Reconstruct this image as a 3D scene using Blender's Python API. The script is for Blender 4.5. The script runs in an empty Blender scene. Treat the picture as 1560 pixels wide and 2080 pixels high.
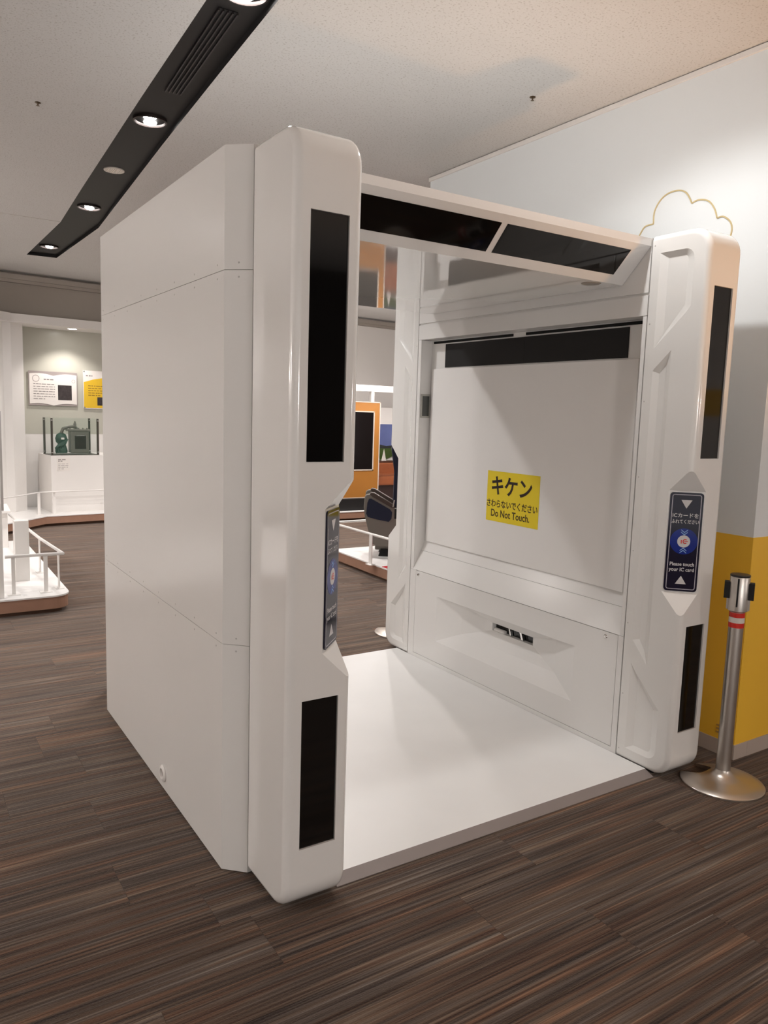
import bpy, bmesh, math, random
from mathutils import Vector, Matrix
random.seed(7)
PI = math.pi
D = bpy.data
C = bpy.context.scene.collection
S = bpy.context.scene

# ------------------------------------------------------------------ camera
cam_d = D.cameras.new('camera'); cam = D.objects.new('camera', cam_d); C.objects.link(cam)
cam_d.sensor_fit = 'VERTICAL'; cam_d.sensor_height = 36.0; cam_d.lens = 1567.73/2080*36.0
cam_d.clip_start = 0.05; cam_d.clip_end = 60
_r = Vector((0.84114828, -0.53990533, 0.03117396)); _u = Vector((0.04237155, 0.12326011, 0.99146941)); _d = Vector((0.53914212, 0.8326519, -0.12655665))
cam.matrix_world = Matrix(((_r.x, _u.x, -_d.x, -0.9235), (_r.y, _u.y, -_d.y, -2.399), (_r.z, _u.z, -_d.z, 1.6), (0, 0, 0, 1)))
S.camera = cam
# ------------------------------------------------------------------ world, exposure
S.view_settings.view_transform = 'Standard'
S.view_settings.look = 'None'
S.view_settings.exposure = 0.7
S.view_settings.gamma = 1.0
S.view_settings.use_curve_mapping = False
W = D.worlds.new('world'); S.world = W; W.use_nodes = True
W.node_tree.nodes['Background'].inputs[0].default_value = (1.0, 0.97, 0.94, 1)
W.node_tree.nodes['Background'].inputs[1].default_value = 0.55
# lamp table: x, y, z, power, colour, cone degrees   (fixtures are built near the end)
COOL = (1.0, 0.995, 0.99); NEUT = (1.0, 0.935, 0.90); WARM = (1.0, 0.50, 0.17)
CZ = 3.285
LAMPS_STRIP = [(0.41, 0.84), (0.505, 2.55), (0.665, 4.97), (0.685, 7.06)]
P_STRIP = (14, 70, 70, 45); P_MAIN = 36; P_BACK = 150; P_WARM = 95; P_FILL = 105
LAMPS_MAIN = [(1.48, -0.17, P_MAIN, COOL)]
LAMPS_FILL = [(2.9, 4.6, P_BACK, NEUT), (4.6, 6.4, P_BACK, NEUT), (1.9, 6.6, 55, NEUT), (6.2, 7.3, 110, NEUT), (-1.9, 4.9, 90, NEUT)]  # unseen downlights, added to brighten the far walls and exhibits
FILL_GLOBES = [(-4.6, 1.0, 2.0, 740), (-4.6, 4.2, 2.0, 780), (.2, -4.7, 1.75, 640), (3.9, -4.6, 1.75, 320), (5.95, 6.5, 2.2, 430)]   # unseen globes, added as fill light for gate, walls and ceiling

# ------------------------------------------------------------------ helpers
def lin(c):
    if isinstance(c, str):
        c = c.lstrip('#'); c = [int(c[i:i+2], 16)/255 for i in (0, 2, 4)]
    return tuple(((v/12.92) if v <= .04045 else ((v+.055)/1.055)**2.4) for v in c)
MATS = {}
def mat(name, col, rough=.5, metal=0.0, coat=0.0, vary=.04, vscale=6.0, bump=0.0, bscale=300.0, emit=None, estr=0.0, trans=0.0, ior=1.45, spec=.5):
    if name in MATS: return MATS[name]
    m = D.materials.new(name); m.use_nodes = True; nt = m.node_tree; b = nt.nodes['Principled BSDF']
    c = lin(col) if isinstance(col, str) else col
    b.inputs['Roughness'].default_value = rough; b.inputs['Metallic'].default_value = metal
    b.inputs['Coat Weight'].default_value = coat; b.inputs['Coat Roughness'].default_value = .05
    b.inputs['Transmission Weight'].default_value = trans; b.inputs['IOR'].default_value = ior
    b.inputs['Specular IOR Level'].default_value = spec
    tc = nt.nodes.new('ShaderNodeTexCoord')
    if vary > 0:
        n = nt.nodes.new('ShaderNodeTexNoise'); n.inputs['Scale'].default_value = vscale; n.inputs['Detail'].default_value = 3
        nt.links.new(tc.outputs['Object'], n.inputs['Vector'])
        mx = nt.nodes.new('ShaderNodeMix'); mx.data_type = 'RGBA'
        mx.inputs[6].default_value = (*[v*(1-vary) for v in c], 1); mx.inputs[7].default_value = (*[min(1, v*(1+vary)) for v in c], 1)
        nt.links.new(n.outputs['Fac'], mx.inputs[0]); nt.links.new(mx.outputs[2], b.inputs['Base Color'])
    else:
        b.inputs['Base Color'].default_value = (*c, 1)
    if bump > 0:
        n2 = nt.nodes.new('ShaderNodeTexNoise'); n2.inputs['Scale'].default_value = bscale; n2.inputs['Detail'].default_value = 2
        nt.links.new(tc.outputs['Object'], n2.inputs['Vector'])
        bp = nt.nodes.new('ShaderNodeBump'); bp.inputs['Strength'].default_value = bump; bp.inputs['Distance'].default_value = .002
        nt.links.new(n2.outputs['Fac'], bp.inputs['Height']); nt.links.new(bp.outputs['Normal'], b.inputs['Normal'])
    if emit:
        b.inputs['Emission Color'].default_value = (*(lin(emit) if isinstance(emit, str) else emit), 1); b.inputs['Emission Strength'].default_value = estr
    MATS[name] = m
    return m

WHITE_GLOSS = mat('white_gelcoat', (.80, .785, .76), .13, coat=.5, vary=.01)
WHITE_PANEL = mat('white_aluminium_panel', (.78, .765, .74), .22, vary=.015, vscale=1.5)
WHITE_SATIN = mat('white_satin_panel', (.79, .775, .755), .2, vary=.015, vscale=2)
WHITE_CEIL = mat('white_gloss_lining', (.78, .77, .755), .045, coat=1.0, vary=.01)
WHITE_BOARD = mat('white_board', (.84, .82, .80), .45, vary=.015)
GATE_FLOOR = mat('white_floor_sheet', (.80, .79, .775), .38, vary=.03, vscale=5, bump=.05, bscale=60)
BLACK_GLASS = mat('black_display_glass', (.003, .0028, .0028), .06, vary=0, spec=.6)
BLACK_MATTE = mat('black_matte', (.006, .005, .005), .7, vary=.05)
DARK_GAP = mat('dark_gap', (.004, .004, .004), .9, vary=0)
GREY_TRIM = mat('grey_edge_trim', '#8a7f7b', .45, vary=.06, vscale=12)
CHROME = mat('chrome', (.75, .74, .72), .12, metal=1, vary=0)
STEEL = mat('brushed_steel', (.62, .58, .54), .38, metal=1, vary=.03, vscale=30)
STEEL_BASE = mat('satin_steel_base', (.62, .57, .52), .34, metal=1, vary=.02)
WALL_WHITE = mat('wall_white_paint', (.77, .80, .81), .55, vary=.012, vscale=2)
WALL_GREY = mat('wall_grey_paint', '#a39b92', .7, vary=.02)
ROOM_WHITE = mat('room_white_paint', (.77, .74, .71), .6, vary=.015)
NICHE_GREY = mat('niche_grey_green', '#b9b7ab', .25, vary=.02)
YELLOW_WALL = mat('wall_yellow_paint', (.92, .54, .05), .45, vary=.03)
BASE_GREY = mat('baseboard_vinyl', '#b7a99e', .5, vary=.02)
STRIP_BLACK = mat('ceiling_strip_black', (.0035, .0025, .0025), .55, vary=.05)
WOOD = mat('platform_wood', '#9c7763', .5, vary=.12, vscale=14)
DECK = mat('platform_white_deck', (.82, .80, .78), .35, vary=.01)
RAIL_WHITE = mat('rail_white_enamel', (.80, .77, .74), .35, vary=.01)
YELLOW_SIGN = mat('sign_yellow', (.84, .65, .02), .35, vary=.02)
INK = mat('sign_ink', (.020, .008, .006), .5, vary=0)
INK_SOFT = mat('sign_ink_soft', (.06, .035, .008), .5, vary=0)
NAVY = mat('reader_navy', (.006, .005, .022), .08, vary=0)
BLUE = mat('reader_blue', (.004, .020, .22), .1, vary=0)
PALE = mat('reader_pale_print', (.62, .60, .60), .25, vary=0)
BORDER = mat('reader_border', (.42, .40, .45), .2, vary=0)
CHEV = mat('reader_chevron', (.25, .42, .72), .25, vary=0)
RED = mat('red_print', (.62, .03, .02), .3, vary=0)

def wl(o):
    v = Vector((0, 0, 0))
    while o is not None:
        v += o.location; o = o.parent
    return v
def obj(name, bm, m, parent=None, loc=(0, 0, 0), smooth=None, wn=False):
    me = D.meshes.new(name)
    if isinstance(bm, bmesh.types.BMesh):
        bmesh.ops.recalc_face_normals(bm, faces=bm.faces[:]); bm.to_mesh(me); bm.free()
    else:
        me = bm
    if not me.materials: me.materials.append(m)
    o = D.objects.new(name, me); C.objects.link(o)
    if smooth is not None:
        me.polygons.foreach_set('use_smooth', [True]*len(me.polygons)); me.set_sharp_from_angle(angle=math.radians(smooth))
    if wn:
        w = o.modifiers.new('wn', 'WEIGHTED_NORMAL'); w.keep_sharp = True
    if parent is not None:
        o.parent = parent; o.location = Vector(loc) - wl(parent)
    else:
        o.location = loc
    return o
def inst(me, name, parent, loc, rot=None):
    o = D.objects.new(name, me); C.objects.link(o); o.parent = parent
    o.location = Vector(loc) - (wl(parent) if parent else Vector((0, 0, 0)))
    if rot: o.rotation_euler = rot
    return o
def tag(o, label, cat, group=None):
    o['label'] = label; o['category'] = cat
    if group: o['group'] = group
    return o
def thing(name, label, cat, loc=(0, 0, 0), group=None):
    o = D.objects.new(name, None); C.objects.link(o); o.location = loc; o.empty_display_size = .1
    return tag(o, label, cat, group)
def struct(name, bm, m, **k):
    o = obj(name, bm, m, **k); o['kind'] = 'structure'; return o
def B(): return bmesh.new()
def bx(bm, x0, x1, y0, y1, z0, z1, bev=0.0, seg=2):
    r = bmesh.ops.create_cube(bm, size=1)
    for v in r['verts']:
        v.co = Vector(((x0+x1)/2+v.co.x*(x1-x0), (y0+y1)/2+v.co.y*(y1-y0), (z0+z1)/2+v.co.z*(z1-z0)))
    if bev > 0:
        es = list({e for v in r['verts'] for e in v.link_edges})
        bmesh.ops.bevel(bm, geom=es, offset=bev, segments=seg, affect='EDGES', profile=.5)
    return bm
def box(x0, x1, y0, y1, z0, z1, bev=0.0, seg=2): return bx(B(), x0, x1, y0, y1, z0, z1, bev, seg)
def prism(bm, poly, axis, a, b):
    """extrude a 2D polygon along axis ('x': poly is (y,z); 'y': (x,z); 'z': (x,y))"""
    def p3(q, t):
        return {'x': (t, q[0], q[1]), 'y': (q[0], t, q[1]), 'z': (q[0], q[1], t)}[axis]
    va = [bm.verts.new(p3(q, a)) for q in poly]; vb = [bm.verts.new(p3(q, b)) for q in poly]
    bm.faces.new(va); bm.faces.new(vb[::-1])
    n = len(poly)
    for i in range(n): bm.faces.new((va[i], vb[i], vb[(i+1) % n], va[(i+1) % n]))
    return bm
def lathe(bm, prof, cen=(0, 0), n=32, z0=0.0):
    rings = []
    for r, z in prof:
        if r < 1e-6: rings.append([bm.verts.new((cen[0], cen[1], z+z0))])
        else: rings.append([bm.verts.new((cen[0]+r*math.cos(2*PI*i/n), cen[1]+r*math.sin(2*PI*i/n), z+z0)) for i in range(n)])
    for a, b in zip(rings, rings[1:]):
        for i in range(n):
            j = (i+1) % n
            if len(a) == 1 and len(b) == 1: continue
            if len(a) == 1: bm.faces.new((a[0], b[i], b[j]))
            elif len(b) == 1: bm.faces.new((a[i], b[0], a[j]))
            else: bm.faces.new((a[i], b[i], b[j], a[j]))
    return bm
def tube(bm, pts, r, n=10):
    pts = [Vector(p) for p in pts]; rings = []
    for i, p in enumerate(pts):
        t = (pts[min(i+1, len(pts)-1)]-pts[max(i-1, 0)]).normalized()
        a = t.cross(Vector((0, 0, 1)));
        if a.length < 1e-3: a = t.cross(Vector((1, 0, 0)))
        a.normalize(); b = t.cross(a)
        rings.append([bm.verts.new(p+a*(r*math.cos(2*PI*k/n))+b*(r*math.sin(2*PI*k/n))) for k in range(n)])
    for A, Bq in zip(rings, rings[1:]):
        for k in range(n): bm.faces.new((A[k], A[(k+1) % n], Bq[(k+1) % n], Bq[k]))
    bm.faces.new(rings[0][::-1]); bm.faces.new(rings[-1])
    return bm
def rrect(w, h, r, n=5, cx=0, cy=0):
    out = []
    for sx, sy, a0 in ((1, -1, -90), (1, 1, 0), (-1, 1, 90), (-1, -1, 180)):
        for k in range(n+1):
            a = math.radians(a0+90*k/n); out.append((cx+sx*(w/2-r)+r*math.cos(a), cy+sy*(h/2-r)+r*math.sin(a)))
    return out
def inset(poly, d):
    n = len(poly); area = sum(poly[i][0]*poly[(i+1) % n][1]-poly[(i+1) % n][0]*poly[i][1] for i in range(n))
    s = 1 if area > 0 else -1; out = []
    for i in range(n):
        p0, p1, p2 = Vector(poly[i-1]), Vector(poly[i]), Vector(poly[(i+1) % n])
        e1 = (p1-p0).normalized(); e2 = (p2-p1).normalized()
        n1 = Vector((-e1.y, e1.x))*s; n2 = Vector((-e2.y, e2.x))*s
        k = 1+n1.dot(n2); out.append(tuple(p1+(n1+n2)*(d/max(k, .25))))
    return out
def mesh_of(bm, name='tmp'):
    bmesh.ops.recalc_face_normals(bm, faces=bm.faces[:]); me = D.meshes.new(name); bm.to_mesh(me); bm.free(); return me
def cut(bm, cutters):
    o = D.objects.new('tmp', mesh_of(bm)); C.objects.link(o); tmp = [o]
    for c in cutters:
        co = D.objects.new('tmpc', mesh_of(c)); C.objects.link(co); tmp.append(co)
        m = o.modifiers.new('b', 'BOOLEAN'); m.operation = 'DIFFERENCE'; m.solver = 'EXACT'; m.object = co
    bpy.context.view_layer.update()
    me = D.meshes.new_from_object(o.evaluated_get(bpy.context.evaluated_depsgraph_get()))
    for t in tmp: D.objects.remove(t)
    return me
GW = 2.239          # total width of the gate
GL = 1.625          # mirror line in depth: y -> GL - y
def mirrored(me, fx, fy):
    bm = B(); bm.from_mesh(me)
    for v in bm.verts:
        if fx: v.co.x = GW-v.co.x
        if fy: v.co.y = GL-v.co.y
    if fx != fy: bmesh.ops.reverse_faces(bm, faces=bm.faces[:])
    m2 = D.meshes.new(me.name); bm.to_mesh(m2); bm.free(); return m2
def frame(o, ex, ey):
    """place 2D art: o + ex*u + ey*v"""
    o, ex, ey = Vector(o), Vector(ex), Vector(ey); ez = ex.cross(ey)
    return lambda u, v, h=0: o+ex*u+ey*v+ez*h
def art(name, polys, fr, h, m, parent):
    bm = B()
    for p in polys: bm.faces.new([bm.verts.new(fr(u, v, h)) for u, v in p])
    me = D.meshes.new(name); bm.to_mesh(me); bm.free()
    return obj(name, me, m, parent)
def ring(outer, inner):
    n = len(outer); return [[outer[i], outer[(i+1) % n], inner[(i+1) % n], inner[i]] for i in range(n)]
def disc(r, cx=0, cy=0, n=32): return [(cx+r*math.cos(2*PI*i/n), cy+r*math.sin(2*PI*i/n)) for i in range(n)]
def text(name, body, size, fr, u, v, h, m, parent, bold=0.0, sx=1.0, align='CENTER'):
    cu = D.curves.new('t', 'FONT'); cu.body = body; cu.size = size; cu.align_x = align; cu.align_y = 'CENTER'; cu.offset = bold; cu.resolution_u = 3
    o = D.objects.new('t', cu); C.objects.link(o); bpy.context.view_layer.update()
    me = D.meshes.new_from_object(o.evaluated_get(bpy.context.evaluated_depsgraph_get())); D.objects.remove(o); D.curves.remove(cu)
    for q in me.vertices: q.co = fr(u+q.co.x*sx, v+q.co.y, h)
    me.materials.clear(); me.name = name
    return obj(name, me, m, parent)

# ================================================================== SETTING
# ---- carpet
def carpet():
    m = D.materials.new('striped_carpet'); m.use_nodes = True; nt = m.node_tree; b = nt.nodes['Principled BSDF']
    b.inputs['Roughness'].default_value = .85; b.inputs['Specular IOR Level'].default_value = .2; b.inputs['Sheen Weight'].default_value = .35; b.inputs['Sheen Roughness'].default_value = .4; b.inputs['Sheen Tint'].default_value = (1, .88, .8, 1)
    N = nt.nodes.new; L = nt.links.new
    tc = N('ShaderNodeTexCoord'); oi = N('ShaderNodeObjectInfo')
    off = N('ShaderNodeVectorMath'); off.operation = 'MULTIPLY'; off.inputs[1].default_value = (13.0, 37.0, 5.0)
    cmb = N('ShaderNodeCombineXYZ')
    for i in range(3): L(oi.outputs['Random'], cmb.inputs[i])
    L(cmb.outputs[0], off.inputs[0])
    def layer(sx, sy, detail=2.0, shift=0.0):
        mp = N('ShaderNodeVectorMath'); mp.operation = 'MULTIPLY'; mp.inputs[1].default_value = (sx, sy, 1); L(tc.outputs['Object'], mp.inputs[0])
        ad = N('ShaderNodeVectorMath'); ad.operation = 'ADD'; L(mp.outputs[0], ad.inputs[0]); L(off.outputs[0], ad.inputs[1])
        ad2 = N('ShaderNodeVectorMath'); ad2.operation = 'ADD'; ad2.inputs[1].default_value = (shift, shift, shift); L(ad.outputs[0], ad2.inputs[0])
        n = N('ShaderNodeTexNoise'); n.inputs['Scale'].default_value = 1; n.inputs['Detail'].default_value = detail; n.inputs['Roughness'].default_value = .6
        L(ad2.outputs[0], n.inputs['Vector']); return n.outputs['Fac']
    f1 = layer(1.5, 120, 3.0); f2 = layer(1.0, 26, 1.0, 7.3); f3 = layer(1.2, 38, 1.0, 21.0)
    a = N('ShaderNodeMath'); a.operation = 'MULTIPLY_ADD'; a.inputs[1].default_value = .66; L(f1, a.inputs[0])
    a2 = N('ShaderNodeMath'); a2.operation = 'MULTIPLY'; a2.inputs[1].default_value = .34; L(f2, a2.inputs[0]); L(a2.outputs[0], a.inputs[2])
    cr = N('ShaderNodeValToRGB'); L(a.outputs[0], cr.inputs[0]); e = cr.color_ramp.elements
    e[0].position = .33; e[0].color = (*lin('#281d19'), 1); e[1].position = .69; e[1].color = (*lin('#b3a79d'), 1)
    for p, c in ((.42, '#4a3c35'), (.50, '#655850'), (.58, '#7f7269')):
        k = e.new(p); k.color = (*lin(c), 1)
    cr2 = N('ShaderNodeValToRGB'); L(f3, cr2.inputs[0]); e = cr2.color_ramp.elements
    e[0].position = .36; e[0].color = (*lin('#c2c0bd'), 1); e[1].position = .66; e[1].color = (*lin('#dcb698'), 1)
    k = e.new(.5); k.color = (*lin('#cdbfae'), 1)
    mx = N('ShaderNodeMix'); mx.data_type = 'RGBA'; mx.blend_type = 'MULTIPLY'; mx.inputs[0].default_value = 1; L(cr.outputs[0], mx.inputs[6]); L(cr2.outputs[0], mx.inputs[7])
    L(mx.outputs[2], b.inputs['Base Color'])
    fine = layer(120, 420, 1.0, 3.0)
    ad = N('ShaderNodeMath'); ad.operation = 'ADD'; L(f1, ad.inputs[0]); L(fine, ad.inputs[1])
    bp = N('ShaderNodeBump'); bp.inputs['Strength'].default_value = .5; bp.inputs['Distance'].default_value = .003; L(ad.outputs[0], bp.inputs['Height']); L(bp.outputs[0], b.inputs['Normal'])
    return m
CARPET = carpet()
floor = struct('floor', box(-6, 12, -7, 11.5, -.12, -.004), CARPET)
tile_me = mesh_of(box(-.4995, .4995, -.1245, .1245, -.004, 0), 'carpet_tile'); tile_me.materials.append(CARPET)
ROWX = {-1: .63, -2: .95, -3: .30, 0: .99, 1: -.108, 2: -.32, 3: .17, 4: -.288, 5: .42, 6: -.245}
k = 0
for row in range(-7, 21):
    y0 = -.53+.25*row
    xo = ROWX.get(row, random.uniform(-.5, .5))
    for i in range(-3, 4):
        x0 = xo+i
        if x0+1 < -1.6 or x0 > 3.2: continue
        if y0 < -1.4 and x0 > 2.2: continue
        inst(tile_me, 'carpet_tile', floor, (x0+.5, y0+.125, 0)); k += 1
# ---- ceiling with the black lighting trough
def ceil_mat():
    m = mat('ceiling_rock_wool_board', (.62, .605, .585), .85, vary=.02, bump=.5, bscale=110)
    nt = m.node_tree; b = nt.nodes['Principled BSDF']; src = b.inputs['Base Color'].links[0].from_socket
    tc = nt.nodes.new('ShaderNodeTexCoord'); n = nt.nodes.new('ShaderNodeTexNoise'); n.inputs['Scale'].default_value = 95; n.inputs['Detail'].default_value = 1
    nt.links.new(tc.outputs['Object'], n.inputs['Vector']); cr = nt.nodes.new('ShaderNodeValToRGB'); nt.links.new(n.outputs['Fac'], cr.inputs[0])
    e = cr.color_ramp.elements; e[0].position = .30; e[0].color = (.78, .76, .74, 1); e[1].position = .42; e[1].color = (1, 1, 1, 1)
    mx = nt.nodes.new('ShaderNodeMix'); mx.data_type = 'RGBA'; mx.blend_type = 'MULTIPLY'; mx.inputs[0].default_value = 1
    nt.links.new(src, mx.inputs[6]); nt.links.new(cr.outputs[0], mx.inputs[7]); nt.links.new(mx.outputs[2], b.inputs['Base Color'])
    return m
CEIL = ceil_mat()
SL = [(-.08, -7.0), (.278, .941), (.341, 2.155), (.459, 4.241), (.542, 5.598), (.531, 7.58)]
SR = [(-.02+.02, -7.0), (.523, .761), (.573, 1.494), (.669, 2.844), (.886, 5.608), (.849, 7.557)]
SL[0] = (-.13, -7.0); SR[0] = (.10, -7.0)
bm = B()
def flat(bm, pts, z): bm.faces.new([bm.verts.new((x, y, z)) for x, y in pts])
flat(bm, [(-6, -7)]+SL+[(-6, 7.58)], CZ); flat(bm, SR[::1]+[(12, 7.557), (12, -7)], CZ)
flat(bm, [(-6, 7.58), (.531, 7.58), (.849, 7.557), (12, 7.557), (12, 11.5), (-6, 11.5)], CZ)
flat(bm, [(-6, -7), (12, -7), (12, 11.5), (-6, 11.5)], CZ+.25)
me = D.meshes.new('ceiling'); bm.to_mesh(me); bm.free()
ceiling = obj('ceiling', me, CEIL); ceiling['kind'] = 'structure'
bm = B(); zt = CZ+.035
for e in (SL, SR):
    for p, q in zip(e, e[1:]):
        bm.faces.new([bm.verts.new(v) for v in ((p[0], p[1], CZ), (q[0], q[1], CZ), (q[0], q[1], zt), (p[0], p[1], zt))])
bm.faces.new([bm.verts.new(v) for v in ((*SL[-1], CZ), (*SR[-1], CZ), (*SR[-1], zt), (*SL[-1], zt))])
bm.faces.new([bm.verts.new((x, y, zt)) for x, y in SL+SR[::-1]])
me = D.meshes.new('trim_1'); bm.to_mesh(me); bm.free()
strip = obj('trim_1', me, STRIP_BLACK); strip['kind'] = 'structure'
# faint board joint in the ceiling, seen near the end of the strip
struct('trim_2', box(-6, .535, 5.585, 5.59, CZ-.001, CZ+.004), mat('ceiling_joint', '#8f8379', .8))
# ---- white and yellow partition on the right
WX = 2.439; WY0 = -.36; WY1 = 2.317
wall_r = struct('wall_right', box(WX, WX+.16, WY0, WY1, .075, CZ-.006), WALL_WHITE)
struct('wall_front_right', box(WX+.16, 6.5, WY0, WY0+.12, .075, CZ-.006), WALL_WHITE)
struct('trim_3', box(WX-.0015, WX+.05, WY0-.0015, WY1, .075, 1.082), YELLOW_WALL)
struct('trim_4', box(WX+.05, 6.5, WY0-.0015, WY0+.05, .075, 1.082), YELLOW_WALL)
struct('baseboard_right', box(WX-.006, WX+.1, WY0-.006, WY1, 0, .075, .002), BASE_GREY)
struct('baseboard_front_right', box(WX+.1, 6.5, WY0-.006, WY0+.08, 0, .075), BASE_GREY)
struct('trim_5', box(WX-.012, WX+.165, WY0-.01, WY1+.008, CZ-.03, CZ-.004, .002), ROOM_WHITE)
# ---- rest of the room shell
def yb(x): return 9.0+(x-.4)*.127          # line of the far wall
bm = B(); prism(bm, [(-6, yb(-6)), (3.4, yb(3.4)), (3.4, yb(3.4)+.2), (-6, yb(-6)+.2)], 'z', 2.72, CZ)
struct('wall_back', bm, WALL_GREY)
bm = B(); prism(bm, [(3.4, yb(3.4)), (12, yb(12)), (12, yb(12)+.3), (3.4, yb(3.4)+.3)], 'z', 0, CZ)
struct('wall_back_right', bm, ROOM_WHITE)
bm = B(); prism(bm, [(-6, yb(-6)+.35), (12, yb(12)+.35), (12, yb(12)+.5), (-6, yb(-6)+.5)], 'z', 0, 2.75)
struct('wall_back_lower', bm, ROOM_WHITE)
bm = B(); prism(bm, [(-6, yb(-6)-.10), (12, yb(12)-.10), (12, yb(12)), (-6, yb(-6))], 'z', CZ-.10, CZ-.035); prism(bm, [(-6, yb(-6)-.07), (12, yb(12)-.07), (12, yb(12)), (-6, yb(-6))], 'z', CZ-.14, CZ-.10)
struct('trim_6', bm, WALL_GREY)
struct('wall_left', box(-6.2, -6, -7, 11.5, 0, CZ), ROOM_WHITE)
struct('wall_far_right', box(9.5, 9.7, -.3, 11.5, 0, CZ), ROOM_WHITE)
struct('wall_side_right', box(6.5, 6.7, -7, -.24, 0, CZ), ROOM_WHITE)
struct('trim_7', box(6.46, 6.5, -5.2, -1.2, 1.68, 1.96), YELLOW_WALL)
struct('backdrop_wall', box(2.2, 6.5, -6.9, -6.7, 0, CZ), mat('backdrop_dark_brown', '#332b28', .8))  # unseen partial wall, added to keep reflections in the pillar screens dark

# ================================================================== THE GATE
G = thing('ticket_gate', 'large white walk-through gate with black screens on rounded pillars and a white floor', 'gate', (GW/2, GL/2, 0))
XI = 1.946; XO = 2.170; YF = -.36; YS = -.0715; ZB = .012; ZT = 2.41; RR = .095
def prof(d):
    r = RR-d; out = [(YS, ZB+d)]
    for k in range(9):
        a = math.radians(90*k/8); out.append((YF+d+r-r*math.sin(a), ZB+d+r-r*math.cos(a)))
    for k in range(9):
        a = math.radians(90*k/8); out.append((YF+d+r-r*math.cos(a), ZT-d-r+r*math.sin(a)))
    out.append((YS, ZT-d)); return out
bm = B(); rings = []; fr = .026
xs = [(XI+fr*(1-math.cos(math.radians(t))), fr*(1-math.sin(math.radians(t)))) for t in (0, 15, 30, 45, 60, 75, 90)]
xs += [(XO-(x-XI), d) for x, d in xs[::-1]]
for x, d in xs: rings.append([bm.verts.new((x, y, z)) for y, z in prof(d)])
for a, b in zip(rings, rings[1:]):
    n = len(a)
    for i in range(n): bm.faces.new((a[i], b[i], b[(i+1) % n], a[(i+1) % n]))
bm.faces.new(rings[0][::-1]); bm.faces.new(rings[-1])
NC = .108; NZ = (.752, .857, 1.306, 1.411)
cutters = []
c = B(); e = .03; kz = (NZ[3]-NZ[2])/NC; cols = []
for x, y in ((-e, -e), (NC+e, -e), (-e, NC+e)):
    cols.append((c.verts.new((XI+x, YF+y, NZ[0]+(x+y)*(NZ[1]-NZ[0])/NC)), c.verts.new((XI+x, YF+y, NZ[3]-(x+y)*kz))))
# the facet itself is the plane x + y = NC: clip the prism there
c.free(); c = B()
s2 = NC
pts = [(-e, -e), (s2+e, -e), (-e, s2+e)]
lo = [c.verts.new((XI+x, YF+y, NZ[0]+(x+y)*(NZ[1]-NZ[0])/NC)) for x, y in pts]; hi = [c.verts.new((XI+x, YF+y, NZ[3]-(x+y)*kz)) for x, y in pts]
c.faces.new(lo); c.faces.new(hi[::-1])
for i in range(3): c.faces.new((lo[i], hi[i], hi[(i+1) % 3], lo[(i+1) % 3]))
cutters.append(c)
SXA, SXB = XO-.177, XO-.049
SCR = [(1.450, 2.170), (.225, .713)]
for z0, z1 in SCR: cutters.append(box(SXA, SXB, YF-.02, YF+.012, z0, z1))
def deboss(poly, depth=.013, slope=.022):
    c = B(); o = inset(poly, -slope*.3); i = inset(poly, slope); ym = (max(y for y, z in i)+min(y for y, z in i))/2; i = [(ym+(y-ym)*.74, z) for y, z in i]
    a = [c.verts.new((XI-.003, y, z)) for y, z in o]; b2 = [c.verts.new((XI+depth, y, z)) for y, z in i]
    c.faces.new(a); c.faces.new(b2[::-1]); n = len(a)
    for q in range(n): c.faces.new((a[q], b2[q], b2[(q+1) % n], a[(q+1) % n]))
    return c
def arc(cy, cz, r, a0, a1, n=5): return [(cy+r*math.cos(math.radians(a0+(a1-a0)*k/n)), cz+r*math.sin(math.radians(a0+(a1-a0)*k/n))) for k in range(n+1)]
cutters.append(deboss([(-.112, 2.328)]+arc(-.245, 2.283, .045, 90, 180)+[(-.290, 2.092), (-.112, 1.922)]))
cutters.append(deboss([(-.118, 1.822), (-.208, 1.908), (-.208, .497), (-.118, .598)]))
cutters.append(deboss([(-.116, .486), (-.288, .312)]+arc(-.243, .120, .045, 180, 270)+[(-.116, .075)]))
pil = cut(bm, cutters); pil.name = 'pillar'; pil.materials.clear()
for q in range(len(pil.polygons)): pil.polygons[q].material_index = 0
scr_me = [mesh_of(box(SXA+.0008, SXB-.0008, YF+.0065, YF+.011, z0+.0008, z1-.0008), 'screen') for z0, z1 in SCR]
rivet_me = mesh_of(lathe(B(), [(0, .0014), (.0028, .0010), (.0034, 0)], n=8), 'rivet'); rivet_me.materials.append(mat('rivet_white', (.5, .48, .46), .4))
PILLARS = []
for fx, fy in ((True, False), (False, False), (True, True), (False, True)):
    p = obj('pillar', mirrored(pil, fx, fy), WHITE_GLOSS, G, smooth=19, wn=True); PILLARS.append(p)
    p['label'] = 'glossy white pillar with rounded ends and black screens'
    for sm in scr_me: obj('screen', mirrored(sm, fx, fy), BLACK_GLASS, p)['label'] = 'black display glass set into the pillar'
    if not fx:
        for z in (2.365, 2.03, 1.69, 1.35, 1.01, .67, .33, .06):
            y = -.084
            inst(rivet_me, 'rivet', p, (XI, y if not fy else GL-y, z), (0, -PI/2, 0))
# dark soles that carry the pillars
for fx in (0, 1):
    for fy in (0, 1):
        xa, xb = (XI+.03, XO-.03) if not fx else (GW-XO+.03, GW-XI-.03)
        ya, yb2 = (YF+.10, YS-.01) if not fy else (GL-YS+.01, GL-YF-.10)
        obj('pillar_foot', box(xa, xb, ya, yb2, 0, ZB+.004), BLACK_MATTE, G)

for xa, xb in ((GW-XO+.012, GW-XI-.03), (XI+.03, XO-.012)): obj('gap_shade', box(xa, xb, YS+.0006, -.0654, .03, 2.400), DARK_GAP, G)  # black filler strip standing in for the shade inside the pillar gap
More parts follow.
